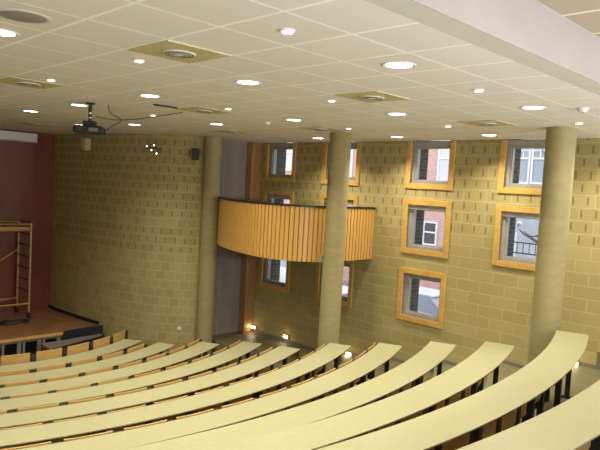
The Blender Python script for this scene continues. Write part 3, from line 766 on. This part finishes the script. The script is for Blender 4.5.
t = thing('black_loudspeaker', p+Vector((0,0,.7*T)), 'black loudspeaker hanging beside the head of the left pillar', 'speaker')
bm = BM(); wbox(bm, p, n, sd, -.02, .22, .10, .42, .74, 1.16); obj('cabinet', bm, 'black', t, bevel=.006)
bm = BM(); wbox(bm, p, n, sd, .0, .20, .42, .43, .78, 1.12); obj('front_grille', bm, 'black', t)
bm = BM(); wbox(bm, p, n, sd, .06, .14, .0, .10, .9, 1.0); obj('bracket', bm, 'black', t)
p, n, sd = wall_basis(19.15)
t = thing('wall_socket', p+Vector((0,0,-5.65*T)), 'small white socket low on the curved wall near the pillar', 'socket')
bm = BM(); wbox(bm, p, n, sd, -.07, .07, 0, .03, -5.72, -5.58); obj('plate', bm, 'white', t, bevel=.002)
bm = BM(); wbox(bm, p, n, sd, -.03, .03, .03, .045, -5.68, -5.62); obj('rocker', bm, 'white', t)

# ------------------------------------------------------------------ step lights on the window wall
SL = bpy.data.lights.new('step_lamp', 'POINT'); SL.energy = .6; SL.color = (1, .72, .45); SL.shadow_soft_size = .04
for y, z, lab in ((18.42, -5.86, 'glowing step light at the foot of the timber post'), (16.52, -5.84, 'glowing step light under the balcony, right of the post'), (13.33, -5.76, 'glowing step light at the wall right of the middle pillar foot'), (5.78, -4.2, 'glowing step light beneath the near pillar, above the aisle floor')):
    t = thing('step_light', P(XW, y, z), lab, 'wall light', 'low step lights along the window wall')
    bm = BM(); box(bm, XW-.09, XW, y-.13, y+.13, z-.05, z+.09); obj('housing', bm, 'post' if z > -5 else 'alu', t, bevel=.004)
    bm = BM(); box(bm, XW-.105, XW-.09, y-.10, y+.10, z-.02, z+.07); obj('lens', bm, 'step', t)
    lo = bpy.data.objects.new('lamp', SL); C.objects.link(lo); lo.parent = t; lo.location = (-.14, 0, .02)

# ------------------------------------------------------------------ street outside
GZ = -7.2
bm = BM(); box(bm, XW+1, 60, -30, 90, GZ-.5, GZ)
tag(obj('street', bm, 'asphalt'), 'grey street outside the windows', None, kind='structure')
FX = 36.0
def onx(u, v, x):
    d = r2*((u-300)/F)-u2*((v-225)/F)+fw; d = d*(x/d.x); return d.y, d.z
fac = thing('street_building', P(FX, 24, GZ), 'pink brick building with white windows across the street', 'building')
bm = BM()
y0, y1, z0, z1 = 2, 62, GZ, 14
ps = [P(FX,y0,z0), P(FX,y0,z1), P(FX,y1,z1), P(FX,y1,z0)]
face(bm, ps, [(q.y, q.z) for q in ps])
ps = [P(FX+2,y0,z0), P(FX+2,y1,z0), P(FX+2,y1,z1), P(FX+2,y0,z1)]; face(bm, ps, [(q.y, q.z) for q in ps])
for a, b in (((FX,y0),(FX+2,y0)), ((FX,y1),(FX+2,y1))): 
    ps = [P(*a,z0), P(*b,z0), P(*b,z1), P(*a,z1)]; face(bm, ps, [(q.x, q.z) for q in ps])
ps = [P(FX,y0,z1), P(FX+2,y0,z1), P(FX+2,y1,z1), P(FX,y1,z1)]; face(bm, ps, [(q.x, q.y) for q in ps])
obj('brick_wall', bm, 'brickpink', fac, norm=False)
def street_window(u0, u1, v0, v1, pane, bars):
    (ya, za), (yb, zb_) = onx(u0, v0, FX), onx(u1, v1, FX)
    a, b = min(ya, yb), max(ya, yb); c_, d_ = min(za, zb_), max(za, zb_); w = .1
    bm = BM(); ring_frame(bm, FX-.12, FX-.01, a, b, c_, d_, w)
    for (k, f) in bars:
        if k == 'h': zz = c_+(d_-c_)*f; box(bm, FX-.11, FX-.02, a+w, b-w, zz-.05, zz+.05)
        elif k == 'v': yy = a+(b-a)*f; box(bm, FX-.10, FX-.03, yy-.035, yy+.035, c_+w, d_-w)
        else: yy = a+(b-a)*f; zz = c_+(d_-c_)*.62; box(bm, FX-.10, FX-.03, yy-.03, yy+.03, zz, d_-w); box(bm, FX-.10, FX-.03, a+w, b-w, (zz+d_)/2-.03, (zz+d_)/2+.03)
    o = obj('sash_window', bm, 'sash', fac)
    bm = BM(); box(bm, FX-.04, FX-.02, a+w, b-w, c_+w, d_-w); obj('pane', bm, pane, o)
sw = [('h', .62), ('t', .5)]
street_window(518, 529, 143, 184, 'pane', sw); street_window(533.5, 547.5, 143, 184.5, 'pane', sw); street_window(552, 566, 143, 185, 'pane', sw)
street_window(440.5, 452, 135, 182, 'paneblind', [('h', .5)]); street_window(405, 414, 135, 182, 'panedark', [])
street_window(424.5, 436.5, 221, 246, 'panedark', [('h', .55)])
street_window(266, 279.5, 140, 176, 'paneblind', [('h', .5)]); street_window(281.5, 294, 140, 171, 'paneblind', [('h', .6)])
street_window(312, 352, 140, 178, 'paneblind', [('v', .5)])
(ya, za), (yb, zb_) = onx(518, 218, FX), onx(560, 262, FX)
bm = BM(); box(bm, FX-.3, FX-.01, min(ya, yb), max(ya, yb), GZ, za+1.2); obj('garage_door', bm, 'grey', fac)
# globe street lamp
ly, lz = onx(514.5, 232, 22); gy, gz = onx(519.5, 223.5, 22)
t = thing('street_lamp', P(22, ly, GZ), 'white post lamp with a round globe outside the middle right window', 'street lamp')
bm = BM(); tube(bm, [P(22, ly, GZ), P(22, ly, lz)], .055, 12); obj('post', bm, 'sash', t, True)
bm = BM(); tube(bm, [P(22, ly, lz-.05), P(22, (ly+gy)/2, gz-.12), P(22, gy, gz-.05)], .02, 8); obj('arm', bm, 'sash', t, True)
bm = BM(); bmesh.ops.create_uvsphere(bm, u_segments=20, v_segments=12, radius=.055*T*1.6, matrix=Matrix.Translation(P(22, gy, gz))); obj('globe', bm, 'sash', t, True)
# railing
ry0, rz0 = onx(500, 253, 20.5); ry1, rz1 = onx(548, 247, 20.5)
t = thing('street_railing', P(20.5, (ry0+ry1)/2, GZ), 'thin dark metal railing outside the middle right window', 'railing')
bm = BM(); za = (rz0+rz1)/2; zt_ = za+.25
for z in (za-.12, zt_): tube(bm, [P(20.5, 3, z), P(20.5, 11.6, z)], .014, 6)
obj('rail', bm, 'black', t)
bm = BM(); y = 3.0; 
while y <= 11.6: tube(bm, [P(20.5, y, za-.12), P(20.5, y, zt_)], .008, 5, False); y += .22
obj('bars', bm, 'black', t)
for y in (3, 5.9, 8.7, 11.6):
    bm = BM(); tube(bm, [P(20.5, y, GZ), P(20.5, y, zt_+.05)], .022, 8); obj('post', bm, 'black', t)
# bare tree
ty, tz = onx(556, 240, 24); t = thing('bare_tree', P(24, ty, GZ), 'leafless tree with drooping branches outside the near windows', 'tree')
bm = BM(); tube(bm, catmull([tuple(P(24, ty, GZ)), tuple(P(24.1, ty+.1, -4.5)), tuple(P(23.9, ty, -1)), tuple(P(24, ty+.1, 2.5))], 6), [.14-.09*i/18 for i in range(19)], 10); obj('trunk', bm, 'bark', t, True)
def branch(pix, x, r0):
    q = []
    for i, (u, v) in enumerate(pix): y, z = onx(u, v, x+.15*i); q.append(tuple(P(x+.15*i, y, z)))
    q = catmull(q, 5); bm = BM(); tube(bm, q, [r0*(1-.75*i/(len(q)-1)) for i in range(len(q))], 6); obj('branch', bm, 'bark', t, True)
branch([(556, 238), (541, 243), (531, 238), (523, 233), (519, 229)], 23.9, .05)
branch([(556, 226), (545, 233), (537, 236), (530, 236), (524, 231)], 23.9, .035)
branch([(556, 210), (548, 220), (541, 214), (534, 208)], 23.9, .035)
branch([(556, 165), (548, 158), (541, 148)], 23.9, .03)
# parked cars
def car(x, y, lab):
    t = thing('parked_car', P(x, y, GZ), lab, 'car', 'white cars parked in the street')
    c = P(x, y, GZ)
    bm = BM(); sec = [(-2.1, .35, .72), (-1.95, .3, .85), (-1.0, .28, .98), (-.45, .28, 1.0), (.9, .28, 1.0), (1.7, .3, .95), (2.05, .35, .8)]
    vs = []
    for (yy, a, b) in sec:
        vs.append([bm.verts.new(c+Vector((hx, yy, zz))) for hx, zz in ((-.82,a),(-.86,(a+b)/2),(-.78,b),(.78,b),(.86,(a+b)/2),(.82,a))])
    for p, q in zip(vs, vs[1:]):
        for i in range(6): bm.faces.new((p[i], p[(i+1) % 6], q[(i+1) % 6], q[i]))
    bm.faces.new(vs[0]); bm.faces.new(vs[-1][::-1]); obj('body', bm, 'carpaint', t, True, bevel=.03)
    bm = BM(); g = [(-1.05, .98, .0), (-.35, 1.42, .0), (.85, 1.45, 0), (1.75, .96, 0)]
    def cab(bm, s):
        L_ = [bm.verts.new(c+Vector((-(.76 if zz < 1 else .58)*s, yy, zz))) for yy, zz, _ in g]; R_ = [bm.verts.new(c+Vector(((.76 if zz < 1 else .58)*s, yy, zz))) for yy, zz, _ in g]
        bm.faces.new(L_); bm.faces.new(R_[::-1])
        for i in range(4): j = (i+1) % 4; bm.faces.new((L_[i], R_[i], R_[j], L_[j]))
    cab(bm, 1.0); obj('cabin_glass', bm, 'pane', t, True)
    bm = BM(); hexa(bm, [c+Vector((sx*.56, yy, zz)) for zz in (1.42, 1.48) for sx, yy in ((-1,-.4),(1,-.4),(1,.9),(-1,.9))]); obj('roof', bm, 'carpaint', t, bevel=.02)
    for sx in (-.78, .78):
        for yy in (-1.35, 1.3):
            bm = BM(); q = c+Vector((sx, yy, .32)); tube(bm, [q-Vector((.1,0,0)), q+Vector((.1,0,0))], .32, 20); obj('wheel', bm, 'tyre', t, True)
def carpos(u, v, x): y, z = onx(u, v, x); return y
car(25.2, carpos(430, 300, 25.2), 'white car parked below the midway window column')
car(21.6, carpos(350, 292, 21.6)+.5, 'white car parked behind the middle pillar, seen through its bottom window')
car(30.6, carpos(540, 262, 30.6), 'white car parked outside the near pillar, roof just showing')
car(29.6, carpos(283, 283, 29.6), 'white car parked farthest, below the far window column')

# ------------------------------------------------------------------ daylight and view
w = bpy.data.worlds.new('overcast'); bpy.context.scene.world = w; w.use_nodes = True
nt = w.node_tree; bg = nt.nodes['Background']; bg.inputs[0].default_value = (.86, .90, 1, 1); bg.inputs[1].default_value = 2.2
vs = bpy.context.scene.view_settings
vs.view_transform = 'Standard'; vs.look = 'None'; vs.gamma = 1; vs.use_curve_mapping = False; vs.exposure = .36
